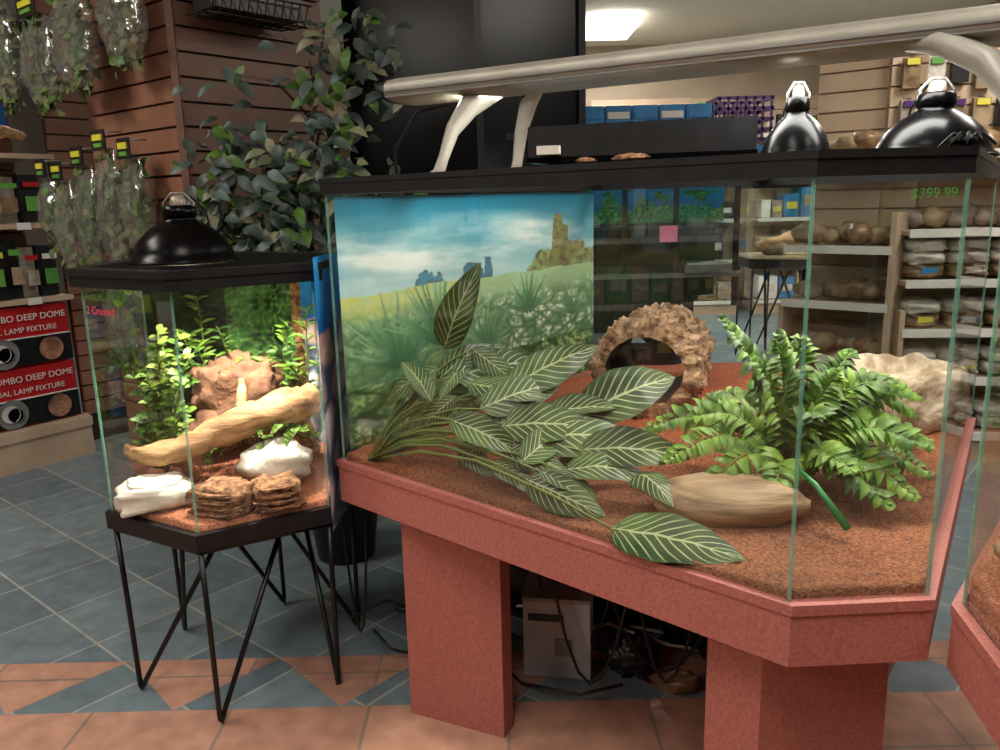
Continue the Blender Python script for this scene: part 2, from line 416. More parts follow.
random.seed(3)
BLADES = []
for (ax, ay, R, nb) in [(.16, .30, .30, 22), (.30, .36, .34, 26), (.47, .28, .22, 16), (.66, .42, .20, 14), (.88, .36, .16, 12)]:
    for k in range(nb):
        a = pi*(.08+.84*k/(nb-1))+random.uniform(-.08, .08); r = R*random.uniform(.75, 1.1)
        BLADES.append((ax, ay, cos(a), sin(a), r, random.uniform(.5, 1)))
def paint_desert(u, v):
    n = fbm(u*5, v*5, 3); n2 = fbm(u*22, v*22, 9, 5); n3 = fbm(u*60, v*60, 1, 3)
    hz = .62+.012*n
    if v > hz:
        t = (v-hz)/(1-hz)
        c = mixc((172, 210, 208), (30, 118, 146), t*1.1)
        cl = fbm(u*2.6, v*8, 20, 5)
        band = max(0, 1-abs(t-.38)/.45)
        c = mixc(c, (228, 236, 228), max(0, cl*1.3+.42)*band*1.3)
        for (cx, w, h, col) in [(.26, .030, .065, (84, 140, 160)), (.30, .016, .045, (90, 146, 164)), (.43, .040, .075, (70, 128, 154)), (.49, .016, .095, (78, 132, 156)), (.77, .09, .09, (150, 166, 104)), (.81, .032, .27, (140, 142, 86)), (.845, .018, .22, (126, 130, 82)), (.90, .06, .13, (152, 150, 92)), (.97, .08, .08, (150, 166, 110))]:
            dd = abs(u-cx)/w
            top = hz+h*(1 if dd < .65 else max(0, 1-(dd-.65)*1.5))+.016*n3+.01*n2
            if dd < 1.25 and v < top: c = mixc(col, (96, 92, 72), .2+.8*n2+.7*n3)
        return c
    t = v/hz
    c = mixc((96, 136, 90), (178, 206, 166), t)
    if t > .82: c = mixc(c, (204, 206, 110) if u < .45 else (160, 192, 140), .75-abs(n)*.6+.5*n2)
    if t < .92:
        s = 1.0 if t > .4 else .62
        qv = V((u*20*s+n*1.2, v*17*s+u*2, 0))
        vd = noise.voronoi(qv)[0]
        bush = max(0, 1-vd[0]*1.45); edge = min(1, (vd[1]-vd[0])*4)
        col = (226, 232, 208) if u > .42 else (170, 202, 148)
        dk = (76, 118, 78) if t > .4 else (30, 66, 30)
        if t <= .4: col = (158, 186, 112)
        k = bush*(.6+1.7*n3)+.35*n2
        c2 = mixc(mixc(c, dk, .55+.4*(1-edge)), col, k*edge*1.25)
        c = mixc(c, c2, (.92-t)*6)
    for (ax, ay, ca, sa_, R, s_) in BLADES:
        dx = u-ax; dy = (v-ay)*.56
        al = dx*ca+dy*sa_
        if 0 < al < R*.62:
            pr = abs(-dx*sa_+dy*ca)
            if pr < .009*(1-al/(R*.66)): c = mixc((38, 86, 56), (160, 204, 150), s_*al/(R*.62)+.1)
    return c
o = MB('desert_backdrop', parent=t1)
ia, ie = V(A), V(E); dn = (ie-ia).normalized(); nr = V((dn.y, -dn.x))*.008
o.poster(tuple(ia+dn*.02+nr), tuple(ie-dn*.01+nr), .70, 1.365, paint_desert, 330, 200)
o.done()

# ---- light strip hood on top
o = MB('aquarium_light_strip')
p = V((-.245, 2.372, 1.645)); q = V((1.30, 1.412, 1.645)); d = (q-p).normalized(); sd = V((-d.y, d.x, 0))
prof = []
for i in range(24):
    th = 2*pi*i/24; cx = cos(th); sz = sin(th)
    prof.append((math.copysign(abs(cx)**.5, cx)*.098, math.copysign(abs(sz)**.7, sz)*(.032 if sz > 0 else .030)))
vs = []
for P_ in (p, q):
    for a, b in prof: vs.append(P_+sd*a+V((0, 0, b)))
n = 24
o.add(vs, [(i, (i+1) % n, n+(i+1) % n, n+i) for i in range(n)]+[tuple(range(n))], 'silver', True)
o.add(vs[n:], [tuple(range(n))], 'black_plastic')
cap = [v-d*.012 for v in vs[:n]]
o.add(cap+vs[:n], [(i, (i+1) % n, n+(i+1) % n, n+i) for i in range(n)]+[tuple(range(n))], 'black_plastic')
for k in (-.05, .0, .05):
    o.beam(p+sd*k+V((0, 0, .031)), q+sd*k+V((0, 0, .031)), .006, .004, 'silver')
o.beam(p-sd*.099+V((0, 0, -.004)), q-sd*.099+V((0, 0, -.004)), .004, .004, 'grey_metal')
o.beam(p-sd*.092+V((0, 0, -.018)), q-sd*.092+V((0, 0, -.018)), .006, .004, 'grey_metal')
def bracket(pts, rs): o.tube(pts, rs, 'white_bracket', 12, .5)
bracket([(.03, 2.215, 1.632), (-.01, 2.235, 1.622), (-.065, 2.23, 1.590), (-.11, 2.215, 1.53), (-.135, 2.20, 1.46), (-.150, 2.20, 1.420), (-.165, 2.20, 1.412)], [.03, .050, .052, .036, .026, .03, .028])
bracket([(.80, 1.68, 1.632), (.86, 1.62, 1.62), (.91, 1.56, 1.575), (.945, 1.53, 1.51), (.955, 1.52, 1.45), (.960, 1.52, 1.42), (.965, 1.53, 1.412)], [.03, .050, .052, .036, .024, .028, .026])
bracket([(.12, 2.27, 1.63), (.10, 2.36, 1.61), (.08, 2.47, 1.54), (.07, 2.52, 1.46), (.06, 2.55, 1.414)], [.018, .026, .02, .016, .02])
o.tube([(.0, 2.36, 1.63), (-.22, 2.42, 1.60), (-.30, 2.5, 1.5), (-.30, 2.55, 1.3)], .005, 'cable', 6)
o.done()

# ---- ballast / timer box on the top
o = MB('ballast_box')
R = Matrix.Rotation(radians(-17), 3, 'Z')
o.box((.36, 2.02, 1.478), (.53, .17, .078), 'black_plastic', R); o.box((.36, 2.02, 1.418), (.50, .15, .018), 'black_plastic', R)
o.box((.36, 2.02, 1.438), (.535, .175, .012), 'gloss_black', R)
o.box((.13, 1.985, 1.460), (.055, .02, .02), 'stick_white', R)
for k in range(8): o.box(V((.36, 2.02, 1.518))+R @ V((-.2+k*.057, 0, 0)), (.03, .12, .004), 'gloss_black', R)
o.done()
o = MB('bark_chips'); o.blob((.235, 1.435, 1.414), (.035, .012, .007), 'bark', 3, .3, 3, -.7); o.blob((.165, 1.50, 1.413), (.018, .01, .006), 'bark', 5, .3, 3, -.5); o.done()

# ---- dome lamps
def dome_lamp(name, c, r, h, on=True):
    o = MB(name); x, y, z = c
    pr = [(r*1.03, 0), (r*1.03, .008), (r*.97, .012), (r*.93, h*.28), (r*.80, h*.55), (r*.60, h*.78), (r*.40, h*.92), (r*.30, h), (r*.30, h*1.05), (r*.33, h*1.07), (r*.31, h*1.30), (r*.24, h*1.34), (0, h*1.35)]
    o.lathe(c, pr, 'gloss_black', 40)
    o.lathe(c, [(r*.98, .001), (r*.88, h*.25), (r*.73, h*.50), (r*.50, h*.72), (r*.2, h*.86)], 'dome_white', 40)
    o.tube([(x+r*1.03*cos(t*pi/20), y+r*1.03*sin(t*pi/20), z+.003) for t in range(41)], .004, 'gloss_black', 6)
    o.lathe((x, y, z+h*1.33), [(r*.16, 0), (r*.16, h*.10), (r*.12, h*.22), (r*.05, h*.24), (0, h*.24)], 'socket_metal', 20)
    o.tube([(x-r*.26, y, z+h*1.05), (x-r*.30, y, z+h*1.40), (x-r*.12, y, z+h*1.62), (x+r*.12, y, z+h*1.62), (x+r*.30, y, z+h*1.40), (x+r*.26, y, z+h*1.05)], .003, 'grey_metal', 6)
    o.lathe((x, y, z+.012), [(0, 0), (r*.2, .008), (r*.34, h*.2), (r*.3, h*.45), (r*.15, h*.7), (r*.12, h*.85)], 'bulb_on' if on else 'dome_white', 18)
    o.tube([(x, y, z+h*1.5), (x+.01, y+.06, z+h*1.55), (x+.02, y+.14, z+h*1.2), (x+.02, y+.20, z+.02)], .003, 'cable', 6)
    return o.done()
# ---------------------------------------------------------------- hexagonal terrarium
hc = V((-.765, 2.21)); HR = .34
def hexp(R, c=hc): return [(c.x+R*cos(radians(a)), c.y+R*sin(radians(a))) for a in (-90, -30, 30, 90, 150, 210)]
e2 = empty('hexagonal_terrarium')
g = MB('glass_panes', parent=e2); hp = hexp(HR)
for i in range(6):
    a, b = hp[i], hp[(i+1) % 6]; g.add([(*a, .52), (*b, .52), (*b, 1.17), (*a, 1.17)], [(0, 1, 2, 3)], 'glass')
g.done()
g = MB('corner_seams', parent=e2)
for p_ in hexp(HR*.995): g.box((*p_, .845), (.005, .005, .65), 'seam')
g.done()
g = MB('frame', parent=e2)
g.ring(hexp(.366), hexp(.31), 1.158, 1.19, 'black_plastic'); g.ring(hexp(.372), hexp(.315), 1.186, 1.204, 'black_plastic')
g.ring(hexp(.356), hexp(.31), .505, .550, 'black_plastic'); g.prism(hexp(.34), .505, .52, 'black_plastic')
g.done()
g = MB('screen_lid', parent=e2)
for k in range(-22, 23):
    x = k*.014; hw = .32*.866
    if abs(x) < hw:
        ly = .32-abs(x)*.577
        g.box((hc.x+x, hc.y, 1.202), (.0028, 2*ly, .0015), 'black_metal')
    y = k*.014
    if abs(y) < .32:
        lx = hw if abs(y) < .16 else (.32-abs(y))*1.732
        g.box((hc.x, hc.y+y, 1.2035), (2*lx, .0028, .0015), 'black_metal')
g.done()
def sz2(x, y): return .565+.05*max(0, (y-2.05))/.4+.008*fbm(x*9, y*9)+.003*fbm(x*40, y*40)
g = MB('soil_substrate', parent=e2); g.patch(hexp(.332), sz2, 'soil_red', 24, 14, .522); g.done()
def paint_river(u, v):
    n = fbm(u*5, v*9, 5, 5)
    if v > .74+.03*n: return mixc((12, 96, 176), (60, 170, 235), (v-.7)*2.5+n*.5)
    w = noise.voronoi(V((u*2.6, v*6.5, 7))); k = (w[0][1]-w[0][0])
    c = mixc((186, 150, 138), (232, 228, 234), .5+n+.5*noise.cell(w[1][0]*7))
    return mixc((60, 76, 104), c, k*3.6)
def paint_forest(u, v):
    if u > .735: return paint_river((u-.735)*2.6, v)
    n = fbm(u*6, v*9, 5, 5); n2 = fbm(u*30, v*40, 2, 5)
    c = mixc((8, 20, 14), (66, 122, 56), .5+n*1.3)
    vd = noise.voronoi(V((u*20+n, v*24, 3)))[0]
    a = (vd[1]-vd[0])
    c = mixc(c, (140, 186, 104), max(0, .32-a)*2.4*(.7+n2*1.2))
    if u < .35: c = mixc(c, (14, 16, 12), .6)
    if v < .50+.06*n and u > .3:
        vd = noise.voronoi(V((u*4.5, v*6, 1)))[0][0]
        k = max(0, 1-vd*1.7)
        if k > .1: c = mixc((82, 52, 38), (186, 134, 102), k*1.3+n2*.5)
    if .665+.02*n < u: c = mixc((86, 58, 36), (196, 152, 98), .5+n2)
    return c
g = MB('forest_backdrop', parent=e2)
bk = hexp(HR*.985)
g.poster(bk[4], bk[3], .56, 1.165, lambda u, v: paint_forest(u*.5, v), 90, 130)
g.poster(bk[3], bk[2], .56, 1.165, lambda u, v: paint_forest(.42+u*.58, v), 120, 140); g.done()
g = MB('river_rock_backdrop', parent=e2)
g.poster((-.452, 1.98), (-.430, 2.42), .50, 1.22, paint_river, 60, 120); g.done()
for txt, zz, mm, sz_ in (('Adult 59.99', 1.125, 'ink_green', .034), ('2 Crested', 1.09, 'ink_pink', .028)):
    Mt = Matrix.Translation((-1.045, 2.022, zz)) @ Matrix.Rotation(radians(-30), 4, 'Z') @ Matrix.Rotation(radians(90), 4, 'X')
    text(txt, Mt, sz_, mm, e2, 'price_writing', .0002)
Mt = Matrix.Translation((.615, 1.212, 1.335)) @ Matrix.Rotation(radians(2), 4, 'Z') @ Matrix.Rotation(radians(90), 4, 'X')
text('$399.99', Mt, .022, 'ink_green', t1, 'price_writing', .0002)
# stand
o = MB('wire_terrarium_stand')
ring = hexp(.335); ring.append(ring[0])
o.tube([(*p_, .497) for p_ in ring], .007, 'black_metal', 8)
for i in range(6):
    a = radians(-90+60*i); f = V((hc.x+.325*cos(a), hc.y+.325*sin(a), .008))
    top = V((hc.x+.335*cos(a), hc.y+.335*sin(a), .497))
    a2 = a+radians(62); inn = V((hc.x+.17*cos(a2), hc.y+.17*sin(a2), .495))
    dd = (inn-f).normalized(); dt = (top-f).normalized()
    foot = [f+dt*.03-dd*.004, f+dt*.012-dd*.003, f, f+dd*.018-dt*.003, f+dd*.035]
    o.tube([top, f+dt*.25]+foot+[f+dd*.2, inn], .0075, 'black_metal', 8)
cen = V((hc.x, hc.y, .495))
for i in range(3):
    a = radians(-60+60*i); d_ = V((cos(a), sin(a), 0))*.29
    o.tube([cen-d_, cen+d_], .006, 'black_metal', 8)
o.done()
dome_lamp('dome_heat_lamp', (-.84, 2.17, 1.206), .135, .110)
dome_lamp('dome_heat_lamp', (.665, 1.83, 1.410), .078, .105)
dome_lamp('dome_heat_lamp', (.925, 1.75, 1.410), .118, .10)
# contents hex tank
o = MB('driftwood_branch')
pts = [(-1.04, 2.13, .70), (-1.0, 2.10, .690), (-.93, 2.08, .695), (-.84, 2.10, .718), (-.76, 2.14, .748), (-.68, 2.18, .770), (-.60, 2.21, .788), (-.545, 2.24, .80), (-.525, 2.25, .805)]
o.tube(pts, [.010, .024, .030, .034, .040, .046, .050, .044, .02], 'driftwood', 22, 1.0, rough=.014)
o.tube([(-.93, 2.09, .70), (-.90, 2.14, .66), (-.88, 2.18, .60)], [.022, .022, .02], 'driftwood', 12, rough=.01)
o.tube([(-.60, 2.22, .77), (-.585, 2.28, .70), (-.575, 2.32, .62)], [.03, .03, .026], 'driftwood', 12, rough=.01)
o.tube([(-.72, 2.16, .76), (-.74, 2.22, .82), (-.75, 2.26, .86)], [.02, .014, .008], 'driftwood', 10, rough=.006)
o.done()
o = MB('flat_white_stone'); o.blob((-.93, 2.03, .598), (.094, .075, .036), 'rock_white', 3, .3, 2.2, .3, box=.5); o.blob((-.93, 2.03, .626), (.066, .050, .018), 'rock_white', 13, .3, 2.2, .3, box=.5); o.done()
o = MB('bark_chunk'); o.blob((-.735, 1.99, .600), (.075, .055, .045), 'bark', 8, .25, 3, -.3, box=.55)
for k in range(4): o.blob((-.735, 1.982, .572+k*.017), (.076-.004*k, .056, .007), 'bark', 20+k, .3, 5, -.3, box=.6)
o.done()
o = MB('bark_chunk'); o.blob((-.60, 2.02, .600), (.062, .05, .042), 'bark', 12, .25, 3, .4, box=.55)
for k in range(4): o.blob((-.60, 2.012, .575+k*.016), (.064-.004*k, .052, .007), 'bark', 30+k, .3, 5, .4, box=.6)
o.done()
o = MB('white_basking_rock'); o.blob((-.635, 2.14, .645), (.105, .075, .060), 'rock_white', 5, .25, 1.6, .2); o.done()
o = MB('red_rock'); o.blob((-.80, 2.38, .77), (.125, .08, .13), 'rock_red', 6, .4, 2.6, .2, sub=(44, 30), box=.8)
o.blob((-.87, 2.33, .68), (.08, .06, .07), 'rock_red', 16, .3, 1.8, .2); o.done()
def sprig(o, b, t, m, n=14, lw=.03, ll=.045, arch=.2, sm='stem_green'):
    b = V(b); t = V(t); L = (t-b).length; pts = []
    for i in range(9):
        v = i/8; pts.append(b+(t-b)*v+V((0, 0, arch*L*sin(pi*v))))
    o.tube(pts, [.0025]*9, sm, 5)
    for i in range(n):
        v = .1+.9*i/n; p_ = b+(t-b)*v+V((0, 0, arch*L*sin(pi*v)))
        a = random.uniform(0, 6.28); dv = V((cos(a), sin(a), random.uniform(-.1, .7))).normalized()
        o.leaf(p_, p_+dv*ll*random.uniform(.7, 1.2), lw, m, (random.uniform(-.5, .5), -.6, .6), nl=4, nw=2)
random.seed(11)
o = MB('plastic_vine_plant')
for i in range(26):
    sprig(o, (-.97, 2.20, .60), (-.965+random.uniform(-.08, .13), 2.21+random.uniform(-.13, .12), random.uniform(.64, 1.04)), ('yellow_leaf', 'fern', 'fern_dark')[i % 3], 20, .018, .036)
o.done()
o = MB('plastic_trailing_plant')
for i in range(16):
    sprig(o, (-.90+.026*i, 2.27, .66), (-.90+.026*i+random.uniform(-.06, .06), 2.12+random.uniform(-.05, .06), random.uniform(.62, .76)), 'fern', 16, .016, .024)
for i in range(14):
    sprig(o, (-.93+.03*i, 2.42, .66), (-.95+.03*i+random.uniform(-.06, .06), 2.38+random.uniform(-.05, .03), random.uniform(.85, 1.10)), random.choice(['fern', 'fern_dark']), 26, .010, .045)
o.done()

# ---------------------------------------------------------------- big tank contents
o = MB('cork_bark_log')
c0 = V((.405, 2.20, .864)); ax = V((.36, .93, .02)).normalized(); sa = V((ax.y, -ax.x, 0)); ua = sa.cross(ax)
na, nl = 90, 34; vs = []
for sgn in (0, 1):
    for i in range(nl+1):
        for j in range(na):
            th = 2*pi*j/na; l = i/nl*.34
            pn = V((cos(th)*2.2, sin(th)*2.2, l*9))
            if sgn == 0: r = .138+.022*fbm(*(pn*1.3), 5)+.028*abs(noise.noise(pn*3.5))+.014*noise.noise(pn*8)+.006*noise.noise(pn*16)
            else: r = .104+.008*noise.noise(pn)
            ll = l+(.024*noise.noise(pn*2.2) if i in (0, nl) else 0)
            vs.append(c0+ax*ll+sa*cos(th)*r*1.06+ua*sin(th)*r*.95)
K = (nl+1)*na
def fl(o_): return [(o_+i*na+j, o_+(i+1)*na+j, o_+(i+1)*na+(j+1) % na, o_+i*na+(j+1) % na) for i in range(nl) for j in range(na)]
o.add(vs, fl(0)+[(j, (j+1) % na, K+(j+1) % na, K+j) for j in range(na)]+[(nl*na+(j+1) % na, nl*na+j, K+nl*na+j, K+nl*na+(j+1) % na) for j in range(na)], 'cork', True)
o.add(vs[K:], [f[::-1] for f in fl(0)], 'cork_in', True)
o.done()
o = MB('flat_river_rock'); o.blob((.465, 1.545, .735), (.150, .085, .05), 'river_rock', 4, .12, 1.3, -.12, sub=(40, 26), box=.85); o.done()
o = MB('stone_water_bowl')
o.lathe((1.075, 2.07, .745), [(.10, -.02), (.125, .0), (.142, .03), (.136, .06), (.145, .10), (.150, .14), (.138, .15), (.11, .10), (.08, .07), (0, .062)], 'bowl_stone', 64, jit=.018, seed=2); o.done()

random.seed(21)
Lf = [((-.14, 2.00, .98), (-.04, 1.95, 1.20)), ((-.15, 1.95, .94), (-.30, 2.0, .84)), ((-.12, 1.95, .92), (.11, 2.10, .92)), ((-.08, 1.95, .90), (.11, 1.85, .88)),
 ((-.11, 1.90, .88), (-.20, 1.93, .79)), ((.02, 1.90, .90), (.25, 2.0, .98)), ((.18, 1.85, .83), (.43, 1.92, .91)), ((-.05, 1.85, .86), (.15, 1.95, .89)), ((-.12, 1.80, .85), (.04, 1.75, .78)),
 ((0, 1.80, .83), (.22, 1.75, .83)), ((.06, 1.75, .81), (.32, 1.75, .80)), ((-.05, 1.77, .81), (-.10, 1.83, .72)), ((.04, 1.68, .78), (.14, 1.80, .81)), ((.13, 1.65, .77), (.32, 1.62, .75)),
 ((-.03, 1.74, .76), (.08, 1.66, .705)), ((.05, 1.66, .75), (.21, 1.53, .71)), ((.08, 1.65, .77), (.20, 1.58, .73)), ((.17, 1.70, .80), (.41, 1.65, .79)), ((.21, 1.470, .712), (.43, 1.325, .708)),
 ((.28, 1.65, .76), (.34, 1.50, .74)), ((-.17, 1.90, .87), (-.25, 2.0, .95)), ((-.07, 2.0, .98), (.05, 1.95, .89)), ((-.08, 2.0, .94), (-.15, 1.90, .87)),
 ((-.02, 1.85, .82), (.10, 1.80, .86)), ((.05, 1.80, .78), (.20, 1.85, .80)), ((.12, 1.72, .76), (.28, 1.72, .76)), ((-.10, 1.86, .80), (.06, 1.86, .80)), ((-.16, 1.98, .90), (-.02, 2.05, .98)), ((.10, 1.85, .84), (.28, 1.83, .86)),
 ((-.10, 1.84, .78), (-.02, 1.76, .72)), ((-.18, 1.94, .84), (-.06, 1.96, .86)), ((.0, 1.76, .78), (.14, 1.68, .76))]
o = MB('artificial_prayer_plant')
root = V((-.33, 1.98, .70))
for i, (b, t) in enumerate(Lf):
    b = V(b); t = V(t); Ln = (t-b).length
    nn = (random.uniform(-.6, .45), random.uniform(-.95, -.4), .7) if i != 0 else (-.2, -1, .15)
    if i == 18: nn = (0, -.5, .85)
    o.leaf(b, t, Ln*random.uniform(.32, .44)+.010, 'prayer_leaf', nn, arch=random.uniform(.03, .16) if i != 18 else .05, fold=random.uniform(-.2, .35), nl=14, nw=6)
    mid = (root+b)/2+V((0, 0, .03+.05*(b-root).length))
    o.tube([root+V((random.uniform(-.015, .015), random.uniform(-.01, .01), 0)), root.lerp(mid, .5)+V((0, 0, .02)), mid, b.lerp(mid, .4)+V((0, 0, .008)), b], [.005, .004, .0035, .003, .0025], 'stem_green', 6)
o.done()
# fern
o = MB('artificial_fern')
fb = V((.63, 1.68, .735))
tips = [(.45, 1.60, 1.10), (.52, 1.6, 1.01), (.65, 1.7, 1.04), (.80, 1.78, .99), (.33, 1.75, .83), (.35, 1.62, .80), (.50, 1.85, .88), (.98, 1.82, .87), (.95, 1.70, .80), (.76, 1.48, .74), (.82, 1.50, .75), (.77, 1.62, .88), (.66, 1.58, .90), (.42, 1.55, .76), (.54, 1.50, .76), (.90, 1.60, .76), (.90, 1.74, .92), (.42, 1.7, .87), (.60, 1.82, .92), (.72, 1.66, .97), (.70, 1.52, .80), (1.02, 1.90, .80), (.86, 1.54, .84), (.58, 1.64, 1.06), (.84, 1.66, .95)]
for ti, t in enumerate(tips):
    t = V(t); d_ = t-fb; L_ = d_.length; up = t.z > .95
    pts = []
    K_ = 24
    for i in range(K_+1):
        v = i/K_
        pts.append(fb+V((d_.x*v, d_.y*v, d_.z*(v**.7 if up else v)))+V((0, 0, (.06 if up else .30)*L_*sin(pi*v)*(1-.3*v))))
    o.tube(pts, .0022, 'stem_green', 5)
    for i in range(2, K_+1):
        v = i/K_; p_ = pts[i]; tg = (pts[min(K_, i+1)]-pts[i-1]).normalized()
        sd_ = tg.cross(V((0, -.5, .85))).normalized(); w_ = (.052*(sin(pi*min(1, v*.85+.12))**.8)+.006)*random.uniform(.8, 1.15)
        for s_ in (-1, 1):
            dv = (sd_*s_+tg*.45+V((0, random.uniform(-.4, .4), random.uniform(-.45, .2)))).normalized()
            o.leaf(p_, p_+dv*w_, .018, 'fern' if (ti % 3 or random.random() < .3) else 'fern_dark', (random.uniform(-.4, .4), -.5, .85), arch=.18, fold=.2, nl=4, nw=2)
o.tube([(.60, 1.53, .80), (.615, 1.49, .785), (.65, 1.41, .725)], [.004, .006, .008], 'bright_green', 10)
o.done()

# ---------------------------------------------------------------- second corner terrarium (right edge)
T2 = [(.730, 1.19), (.69, .97), (1.25, .42), (2.05, .95), (1.42, 2.0)]
o = MB('terrarium_stand')
o.prism(scl(T2, 1.0), .572, .668, 'pink_laminate'); o.ring(scl(T2, 1.006), scl(T2, .97), .667, .686, 'pink_laminate')
o.prism([(.95, 1.0), (1.2, .75), (1.45, 1.0), (1.2, 1.25)], 0, .573, 'pink_laminate'); o.prism([(1.35, 1.4), (1.6, 1.2), (1.75, 1.35), (1.45, 1.7)], 0, .573, 'pink_laminate')
o.done()
T2i = scl(T2, .97)
t2 = terrarium('corner_terrarium', T2i, .672, ZT)
o = MB('sand_substrate', parent=t2); o.patch(scl(T2i, .985), lambda x, y: .735+.012*fbm(x*7, y*7), 'soil_red', 16, 14, .674); o.done()
o = MB('spotted_rock'); o.blob((.90, 1.16, .77), (.11, .08, .055), 'rock_tan', 9, .3, 2); o.done()
o = MB('toy_spider'); sx, sy, sz = .705, 1.235, 1.411
o.blob((sx, sy, sz+.008), (.014, .011, .008), 'black_plastic', 1, .1); o.blob((sx-.018, sy, sz+.007), (.008, .007, .006), 'black_plastic', 2, .1)
for i in range(8):
    s_ = -1 if i < 4 else 1; a = radians(40+33*(i % 4)); dx = cos(a)*.045; dy = s_*sin(a)*.022
    o.tube([(sx+.003, sy, sz+.008), (sx+dx*.5, sy+dy*.6, sz+.018), (sx+dx, sy+dy, sz-.001)], .0022, 'black_plastic', 5)
o.done()

# ---------------------------------------------------------------- left shop side
K0, K1_, K2_ = (-1.12, 3.0), (-1.65, 3.44), (-.70, 3.50)
o = MB('slatwall_column')
k = int(2.88/.085)
P_ = V((*K0, 0)); Q_ = V((*K1_, 0)); W_ = V((*K2_, 0))
for i in range(k):
    z = V((0, 0, .1+.085*(i+.5)))
    o.beam(Q_+z, P_+z, .02, .076, 'slat'); o.beam(P_+z, W_+z, .02, .076, 'slat_shaded')
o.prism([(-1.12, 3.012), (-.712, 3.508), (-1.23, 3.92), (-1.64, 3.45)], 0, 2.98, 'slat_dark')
o.beam((*K0, .05), (*K0, 2.98), .026, .026, 'slat_shaded')
o.done()
FL = frame((-2.6, 3.94, 0), 54.2)
o = MB('display_shelving', FL)
SW = 1.85; SX = -.42
o.box((SX, .25, .1), (SW, .5, .2), 'shelf_cream'); o.box((SX, .005, .19), (SW+.01, .03, .05), 'shelf_cream')
for z in (.215, .885, 1.27, 1.62): o.box((SX, .22, z), (SW, .44, .025), 'shelf_cream')
for i in range(int(2.7/.085)):
    o.box((SX, .46, .25+.085*i), (SW, .02, .076), 'slat'); o.box((1.05, .06, .25+.085*i), (1.08, .02, .076), 'slat')
o.box((SX, .49, 1.45), (SW, .03, 2.6), 'slat_dark'); o.box((1.05, .08, 1.45), (1.08, .02, 2.8), 'slat_dark')
o.done()
for bx in (-.705, -.235, .235):
    for bz in (0, 1):
        e = empty('heat_lamp_box'); z0 = .232+bz*.318
        o = MB('carton', FL, e); o.box((bx, .16, z0+.155), (.46, .28, .31), 'box_red')
        o.box((bx, .018, z0+.075), (.46, .006, .14), 'box_black'); o.box((bx, .015, z0+.150), (.46, .006, .006), 'ink_white')
        for kx, s_ in ((-.12, 1), (.12, .8)):
            o.lathe((bx+kx, .012, z0+.078), [(0, 0), (.062*s_, .0), (.078*s_, .004)], 'grey_metal' if s_ == 1 else 'rock_red', 24, Matrix.Rotation(radians(90), 3, 'X'))
            if s_ == 1: o.lathe((bx+kx-.01, .009, z0+.082), [(0, 0), (.040, .0), (.046, .003)], 'ink_white', 20, Matrix.Rotation(radians(90), 3, 'X'))
            if s_ == 1: o.lathe((bx+kx+.01, .007, z0+.074), [(0, 0), (.034, .0), (.038, .003)], 'gloss_black', 20, Matrix.Rotation(radians(90), 3, 'X'))
        o.done()
        Mt = FL @ Matrix.Translation((bx-.215, .012, z0+.240)) @ Matrix.Rotation(radians(90), 4, 'X')
        text('COMBO DEEP DOME', Mt, .046, 'ink_white', e, 'title_text')
        Mt = FL @ Matrix.Translation((bx-.215, .012, z0+.178)) @ Matrix.Rotation(radians(90), 4, 'X')
        text('DUAL LAMP FIXTURE', Mt, .040, 'ink_white', e, 'subtitle_text')
o = MB('packaged_reptile_supplies', FL)
for (z, hh) in ((.90, .34), (1.285, .30)):
    x = -1.3
    while x < .42:
        w = random.uniform(.07, .14); h = hh*random.uniform(.75, 1)
        m = random.choice(['box_black', 'box_black', 'box_black', 'bag_brown', 'box_black', 'rock_grey'])
        o.box((x+w/2, .12+random.uniform(0, .06), z+h/2), (w-.008, .16, h), m)
        o.box((x+w/2, .12-.09, z+h*.80), (w*.7, .012, h*.10), random.choice(['ink_yellow', 'ink_green', 'ink_white', 'box_red']))
        o.box((x+w/2, .12-.09, z+h*.40), (w*.6, .012, h*.30), random.choice(['rock_grey', 'rock_tan', 'ink_green', 'bag_brown']))
        x += w
o.done()
o = MB('price_tag_strip', FL)
for x in (-.8, -.3, .05, .3):
    for z in (.885, 1.27): o.box((x, -.006, z), (.07, .006, .035), 'tag_yellow' if x != .3 else 'ink_white')
o.done()
o = MB('driftwood_branch', FL); o.tube([(-.6, .1, 1.675), (-.2, .08, 1.70), (.1, .1, 1.69), (.3, .08, 1.74), (.42, .12, 1.72)], [.02, .035, .04, .03, .015], 'driftwood', 10, rough=.012); o.done()
o = MB('blue_plastic_bin', FL); o.box((.0, .25, 1.83), (.8, .02, .18), 'bin_blue'); o.box((.0, .40, 1.83), (.8, .02, .18), 'bin_blue'); o.box((-.39, .325, 1.83), (.02, .15, .18), 'bin_blue'); o.box((.39, .325, 1.83), (.02, .15, .18), 'bin_blue'); o.box((.0, .325, 1.75), (.8, .15, .02), 'bin_blue'); o.done()

